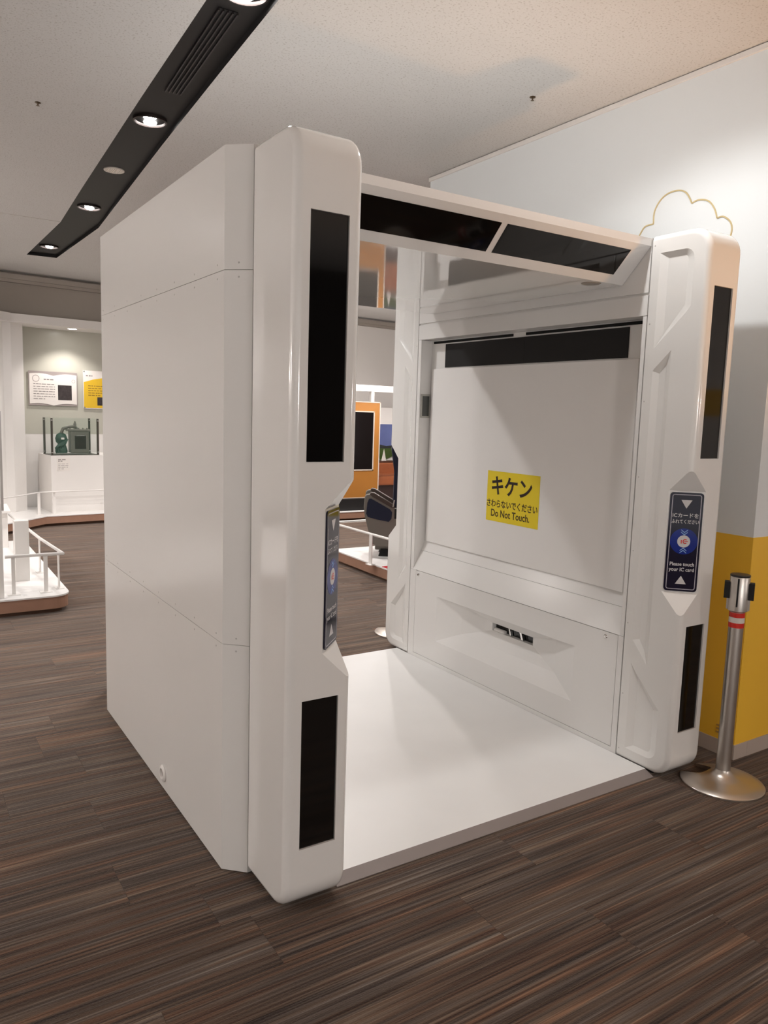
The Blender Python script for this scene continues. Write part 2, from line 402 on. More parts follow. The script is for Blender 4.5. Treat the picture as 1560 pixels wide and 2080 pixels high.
# ---- card readers on the chamfers of the front pillars
def reader(P0, er):
    f = frame(P0, er, (0, 0, 1)); h = .0055
    bm = B(); o = rrect(.138, .437, .014); a = [bm.verts.new(f(u, v, 0)) for u, v in o]; b2 = [bm.verts.new(f(u, v, h)) for u, v in o]
    bm.faces.new(a); bm.faces.new(b2)
    for i in range(len(a)): bm.faces.new((a[i], a[(i+1) % len(a)], b2[(i+1) % len(a)], b2[i]))
    r = obj('card_reader', bm, NAVY, G); r['label'] = 'dark navy card touch panel with pale print and a blue disc'
    k = .0004
    art('border_line', ring(rrect(.122, .421, .010), rrect(.115, .414, .007)), f, h+k, BORDER, r)
    art('arrow', [[(-.023, .186), (0, .149), (.023, .186)]], f, h+k, PALE, r)
    art('arrow', [[(-.023, -.186), (.023, -.186), (0, -.149)]], f, h+k, PALE, r)
    art('blue_disc', [disc(.0575, 0, .004, 40)], f, h+k, BLUE, r)
    art('emblem_disc', [disc(.027, 0, .004)], f, h+2*k, PALE, r)
    for vv, s in ((.041, -1), (.031, -1), (-.033, 1), (-.023, 1)):
        art('chevron', [[(0, vv), (.014, vv-s*.012), (.014, vv-s*.016), (0, vv-s*.005), (-.014, vv-s*.016), (-.014, vv-s*.012)]], f, h+2*k, CHEV, r)
    # small mark on the disc: a bar beside an open C
    o = arc(.006, .004, .011, 50, 310, 10); i = arc(.006, .004, .0065, 50, 310, 10)
    mk = [[o[q], o[q+1], i[q+1], i[q]] for q in range(len(o)-1)]+[[(.002, .0025), (.017, .0025), (.017, .0055), (.002, .0055)], [(-.012, -.006), (-.008, -.006), (-.008, .010), (-.012, .010)]]
    art('emblem', mk, f, h+3*k, RED, r)
    text('lettering', 'ICカードを', .0225, f, 0, .117, h+k, PALE, r, .0004)
    text('lettering', 'ふれてください', .0205, f, 0, .090, h+k, PALE, r, .0004, sx=.80)
    text('lettering', 'Please touch', .0225, f, 0, -.098, h+k, PALE, r, .0005, sx=.90)
    text('lettering', 'your IC card', .0225, f, 0, -.122, h+k, PALE, r, .0005, sx=.90)
q2 = math.sqrt(.5)
P0 = (XI+NC/2, YF+NC/2, (NZ[1]+NZ[2])/2)
reader(P0, (q2, -q2, 0)); reader((GW-P0[0], P0[1], P0[2]), (q2, q2, 0))

# ---- side walls: outer panels and inner lining, right side in world x, left side mirrored
YA, YB = -.065, 1.690
ZS = [0.004, .815, 2.035, 2.412]
def gm(x, fx): return GW-x if fx else x
def side(fx):
    def P(name, bm, m, parent=G, **k):
        me = mesh_of(bm, name)
        if fx: me = mirrored(me, True, False)
        return obj(name, me, m, parent, **k)
    plan = [(GW, 0), (GW, 1.655), (XO, 1.692), (2.10, 1.692), (2.10, YA), (XO, YA)]
    for z0, z1 in zip(ZS, ZS[1:]):
        bm = B(); prism(bm, plan, 'z', z0+.0008, z1-.0008)
        o = P('side_panel', bm, WHITE_PANEL)
        if fx:
            for zz in ([z1-.022] if z0 < .01 else ([z0+.022, z1-.022] if z1 < 2.1 else [z0+.022])):
                for y in [.06+.222*j for j in range(8)]: inst(rivet_me, 'rivet', o, (0, y, zz), (0, -PI/2, 0))
                inst(rivet_me, 'rivet', o, (.035, -.033, zz), (0, -PI/2, math.radians(43)))
    bm = B(); prism(bm, [(2.10, 2.40), (XI, 2.40), (XI, 2.168), (XI+.008, 2.168), (XI+.008, 2.157), (XI, 2.157), (XI, 2.068), (2.10, 2.068)], 'y', YA, YB)
    P('header', bm, WHITE_SATIN)
    P('recess_wall', box(2.032, 2.098, YA, YB, .60, 2.067), WHITE_SATIN)
    for a, b in ((-.02, .795), (.90, 1.635)): P('slot', box(2.026, 2.034, a, b, 2.046, 2.0605), DARK_GAP)
    for a, b in ((.095, .802), (.8035, 1.512)): P('transom_screen', box(2.0265, 2.034, a, b, 1.896, 2.038), BLACK_MATTE)
    P('door_board', box(2.0185, 2.0315, .02, 1.632, .784, 1.888, .0015), WHITE_BOARD)
    P('jamb', box(XI+.001, 2.0315, 1.66, YB, .60, 2.066), WHITE_SATIN); P('jamb', box(XI+.001, 2.0315, YA, -.045, .60, 2.066), WHITE_SATIN)
    sl = lambda z: XI+(z-.597)*(2.0315-XI)/(.785-.597)
    bm = B(); prism(bm, [(sl(.597), .5985), (sl(.7185), .7185), (2.0315, .7185), (2.0315, .5985)], 'y', YA, YB-.005); P('sill', bm, WHITE_SATIN)
    bm = B(); prism(bm, [(sl(.720), .720), (sl(.785), .785), (2.0315, .785), (2.0315, .720)], 'y', YA, YB-.005); P('sill', bm, WHITE_SATIN)
    # frame around the access panel
    bm = B(); bx(bm, XI, 2.09, YA, YB, .003, .0455); bx(bm, XI, 2.09, YA, -.0355, .0455, .597); bx(bm, XI, 2.09, 1.6285, YB, .0455, .597)
    P('lower_frame', bm, WHITE_SATIN)
    P('gap_backing', box(XI+.012, XI+.016, -.04, 1.633, .04, .60), DARK_GAP) if False else None
    # access panel with the stepped hopper and letterbox slot
    bm = B()
    def rect(x, y0, y1, z0, z1): return [bm.verts.new((x, y, z)) for y, z in ((y0, z0), (y1, z0), (y1, z1), (y0, z1))]
    rs = [rect(XI+.06, -.033, 1.626, .048, .5955), rect(XI, -.033, 1.626, .048, .5955), rect(XI, .232, 1.392, .182, .47), rect(XI+.048, .405, 1.195, .272, .455), rect(XI+.084, .612, .952, .356, .402), rect(XI+.115, .612, .952, .356, .402)]
    for a, b in zip(rs, rs[1:]):
        for i in range(4): bm.faces.new((a[i], a[(i+1) % 4], b[(i+1) % 4], b[i]))
    ap = P('access_panel', bm, WHITE_SATIN)
    s = P('slot_interior', box(XI+.116, XI+.120, .60, .965, .345, .412), BLACK_GLASS, ap)
    P('slot_roller', tube(B(), [(XI+.105, .86, .357), (XI+.105, .945, .357)], .016, 12), RAIL_WHITE, ap, smooth=40)
    bm = B(); prism(bm, [(.70, .357), (.715, .357), (.735, .401), (.72, .401)], 'x', XI+.095, XI+.112); P('slot_plate', bm, CHROME, ap)
    bm = B(); prism(bm, [(.80, .357), (.81, .357), (.825, .401), (.815, .401)], 'x', XI+.095, XI+.112); P('slot_plate', bm, CHROME, ap)
    for y in (.041, 1.598):
        bm = lathe(B(), [(0, .006), (.006, .006), (.0095, .003), (.0115, 0)], n=16)
        for v in bm.verts: v.co = Vector((XI-v.co.z, y+v.co.x, .571+v.co.y))
        P('screw', bm, CHROME, ap, smooth=35)
    # small glazed sensor box on the far jamb
    if not fx:
        sb = P('sensor_box', box(1.957, 2.026, 1.652, 1.662, 1.580, 1.730, .002), mat('sensor_grey', '#a9a79f', .35))
        P('sensor_glass', box(1.966, 2.017, 1.6505, 1.653, 1.592, 1.718), mat('sensor_glass', '#4d4f4c', .08), sb)
    if fx:
        bm = lathe(B(), [(.036, 0), (.036, .004), (.031, .009), (.022, .010), (.018, .004), (.018, -.01)], n=28)
        for v in bm.verts: v.co = Vector((GW+v.co.z, .668+v.co.x, .072+v.co.y))
        gr = P('cable_port', bm, RAIL_WHITE, smooth=40)
        bm = lathe(B(), [(.0185, .002), (.006, .0025), (0, .0025)], n=20)
        for v in bm.verts: v.co = Vector((GW+v.co.z, .668+v.co.x, .072+v.co.y))
        P('port_core', bm, mat('port_grey', '#8b8178', .5), gr)
side(False); side(True)
# ---- roof with slanted fascias
XL, XR = GW-XI+.0025, XI-.0025
bm = B(); prism(bm, [(YA, 2.398), (YA, 2.366), (.082, 2.215), (1.540, 2.215), (YB, 2.366), (YB, 2.398)], 'x', XL, XR)
roof = obj('roof', bm, WHITE_CEIL, G)
nf = Vector((0, -.151, -.148)).normalized()
for fy in (0, 1):
    for a, b in ((.397, 1.101), (1.131, 1.842)):
        bm = B(); base = [(a, -.041, 2.3405), (b, -.041, 2.3405), (b, .050, 2.2475), (a, .050, 2.2475)]
        v0 = [bm.verts.new(Vector(p)-nf*.002) for p in base]; v1 = [bm.verts.new(Vector(p)+nf*.0012) for p in base]
        bm.faces.new(v0); bm.faces.new(v1)
        for i in range(4): bm.faces.new((v0[i], v0[(i+1) % 4], v1[(i+1) % 4], v1[i]))
        me = mesh_of(bm, 'fascia_screen')
        if fy: me = mirrored(me, False, True)
        obj('fascia_screen', me, BLACK_GLASS, roof)
bm = lathe(B(), [(0, -.0035), (.040, -.0035), (.046, 0)], (1.80, .140), 32, 2.2155)
obj('ceiling_disc', bm, mat('disc_grey', '#8f8a82', .4), roof)
# ---- floor sheet with its grey nosing
deck = obj('floor_sheet', box(GW-XI+.002, XI-.002, -.243, 1.815, .004, .0225), GATE_FLOOR, G)
bm = B(); prism(bm, [(-.243, .0225), (-.290, .004), (-.290, .001), (-.243, .001)], 'x', .30, XI-.004); obj('edge_trim', bm, GREY_TRIM, G)
bm = B(); prism(bm, [(1.815, .0225), (1.862, .004), (1.862, .001), (1.815, .001)], 'x', .30, XI-.004); obj('edge_trim', bm, GREY_TRIM, G)

# ---- yellow warning sheet on the door board
sg = thing('warning_sign', 'yellow square do not touch notice stuck inside the white gate', 'sign', (2.017, .76, 1.0))
sy0, sy1, sz0, sz1 = 1.042, .613, 1.003, 1.292      # far edge, near edge
f = frame((2.0180, (sy0+sy1)/2, (sz0+sz1)/2), (0, -1, 0), (0, 0, 1)); hw, hh = abs(sy0-sy1)/2, (sz1-sz0)/2
bm = B(); a = [bm.verts.new(f(u, v, 0)) for u, v in ((-hw, -hh), (hw, -hh), (hw, hh), (-hw, hh))]; b2 = [bm.verts.new(f(u, v, .001)) for u, v in ((-hw, -hh), (hw, -hh), (hw, hh), (-hw, hh))]
bm.faces.new(a); bm.faces.new(b2)
for i in range(4): bm.faces.new((a[i], a[(i+1) % 4], b2[(i+1) % 4], b2[i]))
sheet = obj('sheet', bm, YELLOW_SIGN, sg)
text('lettering', 'キケン', .118, f, -.010, .055, .0016, INK, sg, .0030, sx=.98)
text('lettering', 'さわらないでください', .049, f, -.004, -.044, .0016, INK_SOFT, sg, .0010, sx=.87)
text('lettering', 'Do Not Touch.', .058, f, -.012, -.098, .0016, INK_SOFT, sg, .0010, sx=.88)

# ================================================================== BARRIER POSTS
def barrier_post(x, y, label):
    t = thing('barrier_post', label, 'barrier post', (x, y, 0))
    R = .178
    b = lathe(B(), [(0, .001), (R, .001), (R, .008), (R-.004, .012), (.14, .020), (.09, .031), (.055, .042), (.036, .055), (.030, .07), (0, .07)], (x, y), 56)
    dirv = Vector((-.12, .99, 0)).normalized(); pc = Vector((x, y, 0))+dirv*.125; w = .054
    sd = Vector((dirv.y, -dirv.x, 0)); c = B(); pl = []
    for kk in range(9):
        a = PI*kk/8; pl.append(pc-dirv*(.03+w*math.sin(a)*.6)+sd*(w*math.cos(a)))
    pl += [pc+dirv*.12-sd*w*1.5, pc+dirv*.12+sd*w*1.5]
    prism(c, [(q.x, q.y) for q in pl], 'z', -.05, .15)
    me = cut(b, [c]); me.materials.clear(); me.name = 'base'
    obj('base', me, STEEL_BASE, t, smooth=35)
    obj('pole', lathe(B(), [(0, .055), (.031, .055), (.031, .795), (0, .795)], (x, y), 32), STEEL, t, smooth=40)
    hd = obj('head', lathe(B(), [(0, .79), (.030, .79), (.041, .797), (.041, .945), (.039, .948), (0, .948)], (x, y), 40), STEEL, t, smooth=40)
    obj('cap', lathe(B(), [(0, .947), (.040, .947), (.042, .951), (.040, .956), (.02, .958), (0, .958)], (x, y), 32), mat('cap_black', (.02, .017, .017), .3), t, smooth=40)
    v = Vector((-.92-x, -2.4-y, 0)).normalized(); s = Vector((-v.y, v.x, 0))
    for sg_, zz in ((1, .5), (-1, .5)):
        bm = box(-.013, .013, -.018, .018, -.037, .037, .002)
        M = Matrix.Translation((x, y, .885))@Matrix.Translation(s*(.047*sg_))@Matrix.Rotation(math.atan2(s.y, s.x), 4, 'Z')
        bmesh.ops.transform(bm, matrix=M, verts=bm.verts[:]); obj('belt_clip', bm, BLACK_MATTE, t)
        bm = box(-.004, .004, -.010, .010, -.03, .03)
        M = Matrix.Translation((x, y, .83))@Matrix.Translation(s*(.043*sg_))@Matrix.Rotation(math.atan2(s.y, s.x), 4, 'Z')
        bmesh.ops.transform(bm, matrix=M, verts=bm.verts[:]); obj('clip_guide', bm, STEEL, t)
    va = math.atan2(v.y, v.x)-.12
    bm = box(-.002, .0025, -.0035, .0035, -.062, .062)
    bmesh.ops.transform(bm, matrix=Matrix.Translation((x+.0405*math.cos(va), y+.0405*math.sin(va), .880))@Matrix.Rotation(va, 4, 'Z'), verts=bm.verts[:]); obj('belt_slot', bm, BLACK_MATTE, t)
    for z0, z1, m, nm in ((.768, .789, RED, 'red_band'), (.744, .768, mat('band_white', '#d8d0c8', .4), 'white_band'), (.722, .744, RED, 'red_band')):
        obj(nm, lathe(B(), [(.031, z0), (.0322, z0), (.0322, z1), (.031, z1)], (x, y), 32), m, t, smooth=40)
    return t
barrier_post(2.175, -.478, 'steel belt barrier post with red and white bands beside the yellow wall')
barrier_post(2.20, 2.175, 'steel barrier post standing behind the far pillar of the white gate')

# ---- cloud outline on the white wall, and the small outlet below
cl = [(.408, 2.579), (.382, 2.604), (.334, 2.607), (.333, 2.667), (.303, 2.715), (.256, 2.741), (.193, 2.742), (.146, 2.718), (.113, 2.665), (.076, 2.673), (.021, 2.657), (-.015, 2.614), (-.033, 2.568), (-.066, 2.569), (-.104, 2.539), (-.116, 2.497), (-.100, 2.450), (-.06, 2.41)]
bm = B(); 
def smooth_path(segs):
    out = []
    for p in segs:
        n = len(p)
        for i in range(n-1):
            p0 = Vector(p[max(i-1, 0)]); p1 = Vector(p[i]); p2 = Vector(p[i+1]); p3 = Vector(p[min(i+2, n-1)])
            for k in range(5):
                t = k/5; out.append(.5*((2*p1)+(-p0+p2)*t+(2*p0-5*p1+4*p2-p3)*t*t+(-p0+3*p1-3*p2+p3)*t**3))
    out.append(Vector(segs[-1][-1])); return out
pth = smooth_path([[(.48, 2.40), (.455, 2.50)]+cl[:3], cl[2:9], cl[8:13], cl[12:]])
for p, q in zip(pth, pth[1:]):
    d_ = (q-p)
    if d_.length < 1e-5: continue
    n_ = Vector((-d_.y, d_.x)).normalized()*.0032
    quad = [p+n_, q+n_, q-n_, p-n_]
    a = [bm.verts.new((WX-.0005, v.x, v.y)) for v in quad]; b2 = [bm.verts.new((WX-.004, v.x, v.y)) for v in quad]
    bm.faces.new(a); bm.faces.new(b2)
    for i in range(4): bm.faces.new((a[i], a[(i+1) % 4], b2[(i+1) % 4], b2[i]))
tag(obj('cloud_outline', bm, mat('cloud_line', '#c9b78a', .45)), 'thin yellowish cloud outline on the upper white wall', 'wall decoration')
vo = thing('wall_vent', 'small pale slotted vent low on the yellow wall', 'vent', (WX-.004, -.277, .095))
for z in (.105, .122, .139): obj('slat', box(WX-.005, WX-.0015, -.296, -.262, z, z+.008), mat('vent_pale', '#b98f4e', .5), vo)

# ================================================================== CEILING FIXTURES
GLOW = mat('lamp_lens', (.9, .9, .9), .4, vary=0, emit=(1, .97, .94), estr=28)
def lamp_light(name, x, y, z, power, col, cone, parent, r=.05, up=False):
    l = D.lights.new(name, 'SPOT'); l.energy = power; l.color = col; l.spot_size = math.radians(cone); l.spot_blend = .6; l.shadow_soft_size = r
    o = D.objects.new(name, l); C.objects.link(o); o.parent = parent; o.location = Vector((x, y, z))-wl(parent)
    if up: o.rotation_euler = (PI, 0, 0)
    return o
for i, (x, y) in enumerate(LAMPS_STRIP):
    zb = zt-.002
    t = thing('ceiling_spotlight', ['white spotlight in the black ceiling strip before the long air vent', 'bright white spotlight in the black ceiling strip between air vent and round speaker', 'white twin-lens spotlight in the black ceiling strip after the round speaker', 'white spotlight at the far end of the black ceiling strip'][i], 'spotlight', (x, y, zb), 'spotlights in the black ceiling strip')
    obj('lamp_ring', lathe(B(), [(.100, .006), (.100, -.012), (.090, -.014), (.086, .0)], (x, y), 28, zb), mat('lamp_ring', '#3a3230', .35, metal=.5), t, smooth=40)
    for dy in (-.043, .043):
        obj('lens', lathe(B(), [(0, -.014), (.026, -.011), (.040, 0), (0, .001)], (x+dy*.3, y+dy), 20, zb), GLOW, t, smooth=50)
    lamp_light('spot', x, y, zb-.03, P_STRIP[i], COOL, 140, t, .05)
def downlight(x, y, power, col, label, grp, cone=150, r=.06):
    t = thing('downlight', label, 'downlight', (x, y, CZ), grp)
    obj('trim_ring', lathe(B(), [(.085, 0), (.085, -.006), (.068, -.010), (.064, -.004)], (x, y), 24, CZ), RAIL_WHITE, t, smooth=40)
    obj('lens', lathe(B(), [(0, -.005), (.064, -.005), (.064, -.002), (0, -.002)], (x, y), 24, CZ), GLOW, t)
    lamp_light('spot', x, y, CZ-.03, power, col, cone, t, r)
for x, y, p, c in LAMPS_MAIN: downlight(x, y, p, c, 'round ceiling downlight above the front edge of the white gate', None, 150, .04)
for x, y, p, c in LAMPS_FILL: downlight(x, y, p, c, 'unseen round ceiling downlight added as fill light in the exhibition room', 'added fill downlights')
for i, (x, y, zg, p) in enumerate(FILL_GLOBES):
    t = thing('fill_globe', 'unseen white globe lamp added as fill light around the gate', 'pendant lamp', (x, y, CZ), 'added fill globes')
    obj('canopy', lathe(B(), [(0, 0), (.06, 0), (.05, -.02), (0, -.025)], (x, y), 20, CZ), RAIL_WHITE, t, smooth=40)
    obj('cord', tube(B(), [(x, y, CZ-.02), (x, y, zg+.1)], .004, 6), BLACK_MATTE, t)
    obj('globe', lathe(B(), [(0, .11)]+[(.11*math.sin(PI*k/12), .11*math.cos(PI*k/12)) for k in range(1, 12)]+[(0, -.11)], (x, y), 24, zg), mat('fill_globe_opal', (.9, .88, .85), .3, vary=0, emit=(1, .92, .84), estr=9), t, smooth=60)
    l = D.lights.new('bulb', 'POINT'); l.energy = p; l.color = NEUT; l.shadow_soft_size = .115
    o = D.objects.new('bulb', l); C.objects.link(o); o.parent = t; o.location = Vector((x, y, zg))-wl(t)
# speaker, vent, sprinklers
t = thing('ceiling_speaker', 'round white slotted speaker in the black ceiling strip', 'speaker', (.578, 3.727, zt))
obj('speaker_rim', lathe(B(), [(.073, .004), (.073, -.008), (.062, -.010), (.058, -.004), (0, -.004)], (.578, 3.727), 28, zt), mat('speaker_white', '#e4dcd2', .5), t, smooth=40)
for i in range(7):
    xx = .578-.042+i*.014; hl = math.sqrt(.056**2-(xx-.578)**2)
    obj('slat', box(xx-.004, xx+.004, 3.727-hl, 3.727+hl, zt-.009, zt-.0035), mat('speaker_slat', '#f0e8de', .5), t)
t = thing('air_vent', 'long black slotted air vent in the black ceiling strip', 'air vent', (.45, 1.53, zt))
vq = [(.382, 1.039), (.449, 1.026), (.531, 2.069), (.442, 2.02)]
vm = mat('vent_black', (.004, .0035, .0035), .6, vary=0); vm2 = mat('vent_bar', (.018, .015, .015), .4, vary=0)
bm = B(); a0 = Vector((.410, 1.03, 0)); a1 = Vector((.487, 2.05, 0)); dr = (a1-a0).normalized(); sd = Vector((dr.y, -dr.x, 0))
def strip_bar(off, w, z0, z1):
    q = [a0+sd*(off-w/2), a1+sd*(off-w/2), a1+sd*(off+w/2), a0+sd*(off+w/2)]
    b_ = B(); prism(b_, [(v.x, v.y) for v in q], 'z', z0, z1); return b_
bm.free()
obj('vent_back', strip_bar(0, .086, zt-.003, zt), vm, t)
for off in (-.042, -.021, 0, .021, .042): obj('slat', strip_bar(off, .006, zt-.012, zt-.002), vm2, t)
for x, y, lb in ((-.118, 2.583, 'tiny sprinkler head in the ceiling left of the black strip'), (2.033, .848, 'tiny sprinkler head in the warm-lit ceiling near the white wall')):
    t = thing('sprinkler', lb, 'sprinkler', (x, y, CZ))
    obj('escutcheon', lathe(B(), [(.016, 0), (.016, -.003), (.008, -.006), (0, -.006)], (x, y), 16, CZ), mat('sprinkler_brass', '#6b5a48', .4, metal=.6), t, smooth=40)
    obj('deflector', lathe(B(), [(0, -.005), (.004, -.006), (.004, -.016), (.010, -.018), (0, -.020)], (x, y), 12, CZ), mat('sprinkler_brass', '#6b5a48'), t, smooth=40)
# warm uplight standing beside the wall corner, out of the picture
LX, LY = 2.44, -2.0
t = thing('floor_lamp', 'short warm uplight floor lamp on the carpet before the yellow wall', 'floor lamp', (LX, LY, 0))
obj('base', lathe(B(), [(0, 0), (.13, 0), (.13, .012), (.02, .03), (0, .03)], (LX, LY), 28), BLACK_MATTE, t, smooth=40)
obj('pole', lathe(B(), [(0, .02), (.012, .02), (.012, .52), (0, .52)], (LX, LY), 16), STEEL, t, smooth=40)
obj('shade', lathe(B(), [(.015, .48), (.10, .52), (.14, .60), (.136, .60), (.097, .525), (.015, .49)], (LX, LY), 28), BLACK_MATTE, t, smooth=40)
lamp_light('bulb', LX, LY, .58, P_WARM, WARM, 124, t, .06, up=True)

# ================================================================== LEFT BACKGROUND
def platform(name, label, poly, h=.14, toe=.05, group=None):
    t = thing(name, label, 'platform', (*poly[0], 0), group)
    bm = B(); prism(bm, poly, 'z', h-.012, h); obj('deck', bm, DECK, t)
    bm = B(); prism(bm, inset(poly, .006), 'z', .036, h-.0122); obj('fascia', bm, WOOD, t)
    bm = B(); prism(bm, inset(poly, toe), 'z', 0, .0358); obj('toe_kick', bm, mat('toe_brown', '#5d4334', .7), t)
    return t
def rail(name, label, path, posts, zr=.437, zd=.14, r=.013, group=None):
    t = thing(name, label, 'railing', (*path[0], zd), group)
    obj('top_rail', tube(B(), [(x, y, zr) for x, y in path], r, 10), RAIL_WHITE, t, smooth=40)
    for x, y, w, rot in posts:
        bm = box(-.004, .004, -w/2, w/2, zd+.004, zr, .001); M = Matrix.Translation((x, y, 0))@Matrix.Rotation(rot, 4, 'Z'); bmesh.ops.transform(bm, matrix=M, verts=bm.verts[:])
        p = obj('post', bm, RAIL_WHITE, t)
        bm = box(-.03, .03, -.045, .045, zd, zd+.005, .001); bmesh.ops.transform(bm, matrix=M, verts=bm.verts[:]); obj('post_foot', bm, RAIL_WHITE, p)
    return t
cor = [(.10+.14*math.sin(math.radians(a)), 3.94-.14*math.cos(math.radians(a))) for a in (0, 15, 30, 45, 60, 75, 90)]
platform('display_platform', 'low white display platform with wood edge and a rounded corner', [(-3.2, 3.80)]+cor+[(.262, 5.6), (.275, 6.5), (-3.2, 6.5)])
rail('guard_rail', 'low white guard rail around the platform with the rounded corner', [(-.205, 3.95), (.205, 3.945), (.160, 4.75), (.125, 6.4)], [(-.15, 3.95, .026, PI/2), (.078, 3.948, .03, PI/2), (.19, 4.05, .045, .05), (.155, 4.72, .045, .05), (.135, 5.8, .05, .05)])
tag(obj('white_plinth', box(-.075, .032, 4.42, 4.52, .14, .64, .002), RAIL_WHITE), 'narrow white plinth behind the low guard rail', 'plinth')
t = thing('white_pedestal', 'white pedestal with a sloped top farther along the railed platform', 'pedestal', (.03, 6.3, .14))
obj('column', box(-.10, .075, 6.1, 6.25, .14, .50, .002), RAIL_WHITE, t); bm = B(); prism(bm, [(6.03, .50), (6.31, .50), (6.31, .56), (6.03, .52)], 'x', -.14, .095); obj('top_plate', bm, RAIL_WHITE, t)
t = thing('display_cabinet', 'tall white display cabinet standing on the railed platform', 'cabinet', (-.6, 3.9, .14))
obj('body', box(-1.0, -.226, 3.862, 4.3, .14, 1.30, .003), RAIL_WHITE, t); obj('edge_post', box(-.226, -.212, 3.862, 3.875, .80, 1.53), mat('post_grey', '#b5aeaa', .35), t); obj('top_panel', box(-1.0, -.226, 3.87, 3.90, 1.30, 1.53), RAIL_WHITE, t)
# far platform: follows the far wall, with an angled wing on the left
def fp(a, b): return (.4+a*.992-b*.126, 9.0+a*.126+b*.992)     # along wall, into the room is negative b
platform('display_platform', 'low white platform below the wall niche with glass case and signs', [(-.72, 6.90), (.46, 7.98), (.80, 8.33), (3.4, 8.62), (3.4, 9.68), (.41, 9.30), (-1.20, 7.60)])
rail('guard_rail', 'thin white guard rail in front of the niche plinth and glass case', [(-.2, 7.52), (.42, 8.08), (.74, 8.47), (.93, 8.50), (3.2, 8.75)], [(.735, 8.50, .035, 1.4), (.927, 8.53, .035, 1.6), (1.72, 8.60, .035, 1.6), (.15, 7.85, .035, .8)], r=.008)
# niche: column, soffit, side wing
bm = B(); prism(bm, [(.662, 9.0), (.50, 8.855), (.40, 8.845), (-.98, 7.50), (-1.10, 7.60), (.25, 9.2), (.40, 9.45), (.662, 9.45)], 'z', .1405, 2.735); struct('trim_8', bm, ROOM_WHITE)
bm = B(); prism(bm, [(.50, 8.80), (2.9, 9.10), (2.9, 9.75), (.40, 9.45)], 'z', 2.625, 2.735); struct('trim_9', bm, ROOM_WHITE)
bm = B(); prism(bm, [(.50, 8.80), (-1.0, 7.32), (-1.4, 7.7), (.35, 9.40)], 'z', 2.625, 2.737); struct('trim_10', bm, ROOM_WHITE)
bm = B(); prism(bm, [(.662, 9.380), (2.9, 9.664), (2.9, 9.672), (.662, 9.388)], 'z', 1.165, 2.625); struct('trim_11', bm, NICHE_GREY)
t = thing('downlight', 'round white downlight in the soffit over the wall signs', 'downlight', (1.30, 9.07, 2.625))
obj('trim_ring', lathe(B(), [(.075, 0), (.075, -.005), (.06, -.008), (.056, -.003)], (1.30, 9.07), 24, 2.625), RAIL_WHITE, t, smooth=40)
obj('lens', lathe(B(), [(0, -.006), (.056, -.006), (.056, -.002), (0, -.002)], (1.30, 9.07), 24, 2.625), GLOW, t)
lamp_light('spot', 1.30, 9.07, 2.60, 34, NEUT, 120, t, .05)
# wall signs (local frame on the niche back wall)
def nf_(x): return 9.378+(x-.662)*.127
ex = Vector((.992, .126, 0)); 
def wall_frame(x, z, off=.012): return frame(Vector((x, nf_(x)-off, z)), ex, (0, 0, 1))
def slab(name, poly, f, h0, h1, m, parent):
    bm = B(); a = [bm.verts.new(f(u, v, h0)) for u, v in poly]; b2 = [bm.verts.new(f(u, v, h1)) for u, v in poly]; n = len(poly)
    bm.faces.new(a); bm.faces.new(b2)
    for i in range(n): bm.faces.new((a[i], a[(i+1) % n], b2[(i+1) % n], b2[i]))
    return obj(name, bm, m, parent)
def print_lines(name, f, u0, v0, w, n, dv, h, m, parent, th=.007, seed=1):
    rnd = random.Random(seed); ps = []
    for i in range(n):
        u = u0; end = u0+w*(1 if i < n-1 else .55)
        while u < end:
            l = min(rnd.uniform(.02, .06), end-u); v = v0-i*dv; ps.append([(u, v), (u+l, v), (u+l, v+th), (u, v+th)]); u += l+rnd.uniform(.006, .014)
    art(name, ps, f, h, m, parent)
SGREY = mat('sign_grey', '#9b918e', .3); SPAPER = mat('sign_paper', '#e4ded8', .4); SINK = mat('sign_text_grey', '#8e8784', .6, vary=0); SDARK = mat('sign_photo_dark', '#3b3535', .4, vary=.75, vscale=30)
cx = 1.10; cz = 1.80
t = thing('book_sign', 'grey wall sign shaped like an open white book with a photograph', 'sign', (cx, nf_(cx)-.012, cz))
f = wall_frame(cx, cz)
slab('backing', rrect(.665, .475, .01), f, 0, .006, SGREY, t)
top = [(-.32+.64*i/20, .20+.018*math.sin(PI*((i/10) % 1.0 if i != 20 else 1.0))-.02*(1-abs(i/10-1)) ) for i in range(21)]
bot = [(u, v-.415) for u, v in top]
slab('page', bot+top[::-1], f, .006, .010, SPAPER, t)
art('emblem_ring', ring(disc(.047, -.235, .135), disc(.040, -.235, .135)), f, .0112, SGREY, t)
art('emblem_ring', ring(disc(.024, .275, .115), disc(.020, .275, .115)), f, .0112, SGREY, t)
print_lines('print_lines', f, -.13, .118, .24, 1, .03, .0112, SINK, t, .016, 3); print_lines('print_lines', f, -.27, .055, .29, 7, .034, .0112, SINK, t, .010, 4)
art('photograph', [[(.06, -.155), (.25, -.155), (.25, .055), (.06, .055)]], f, .0112, SDARK, t)
cx = 1.74
t = thing('yellow_sign', 'white and yellow wall sign beside the open book sign', 'sign', (cx, nf_(cx)-.012, 1.81))
f = wall_frame(cx, 1.81)
slab('backing', rrect(.46, .545, .006), f, 0, .006, SPAPER, t)
art('yellow_field', [[(-.222, -.265), (.222, -.265), (.222, .205), (-.08, .15), (-.222, .105)]], f, .0066, mat('sign_field_yellow', (.72, .46, .03), .4), t)
print_lines('print_lines', f, -.19, .19, .17, 1, .03, .0070, SINK, t, .018, 8); print_lines('print_lines', f, -.16, .05, .32, 5, .034, .0072, mat('sign_text_brown', '#8a6a28', .6, vary=0), t, .010, 9)
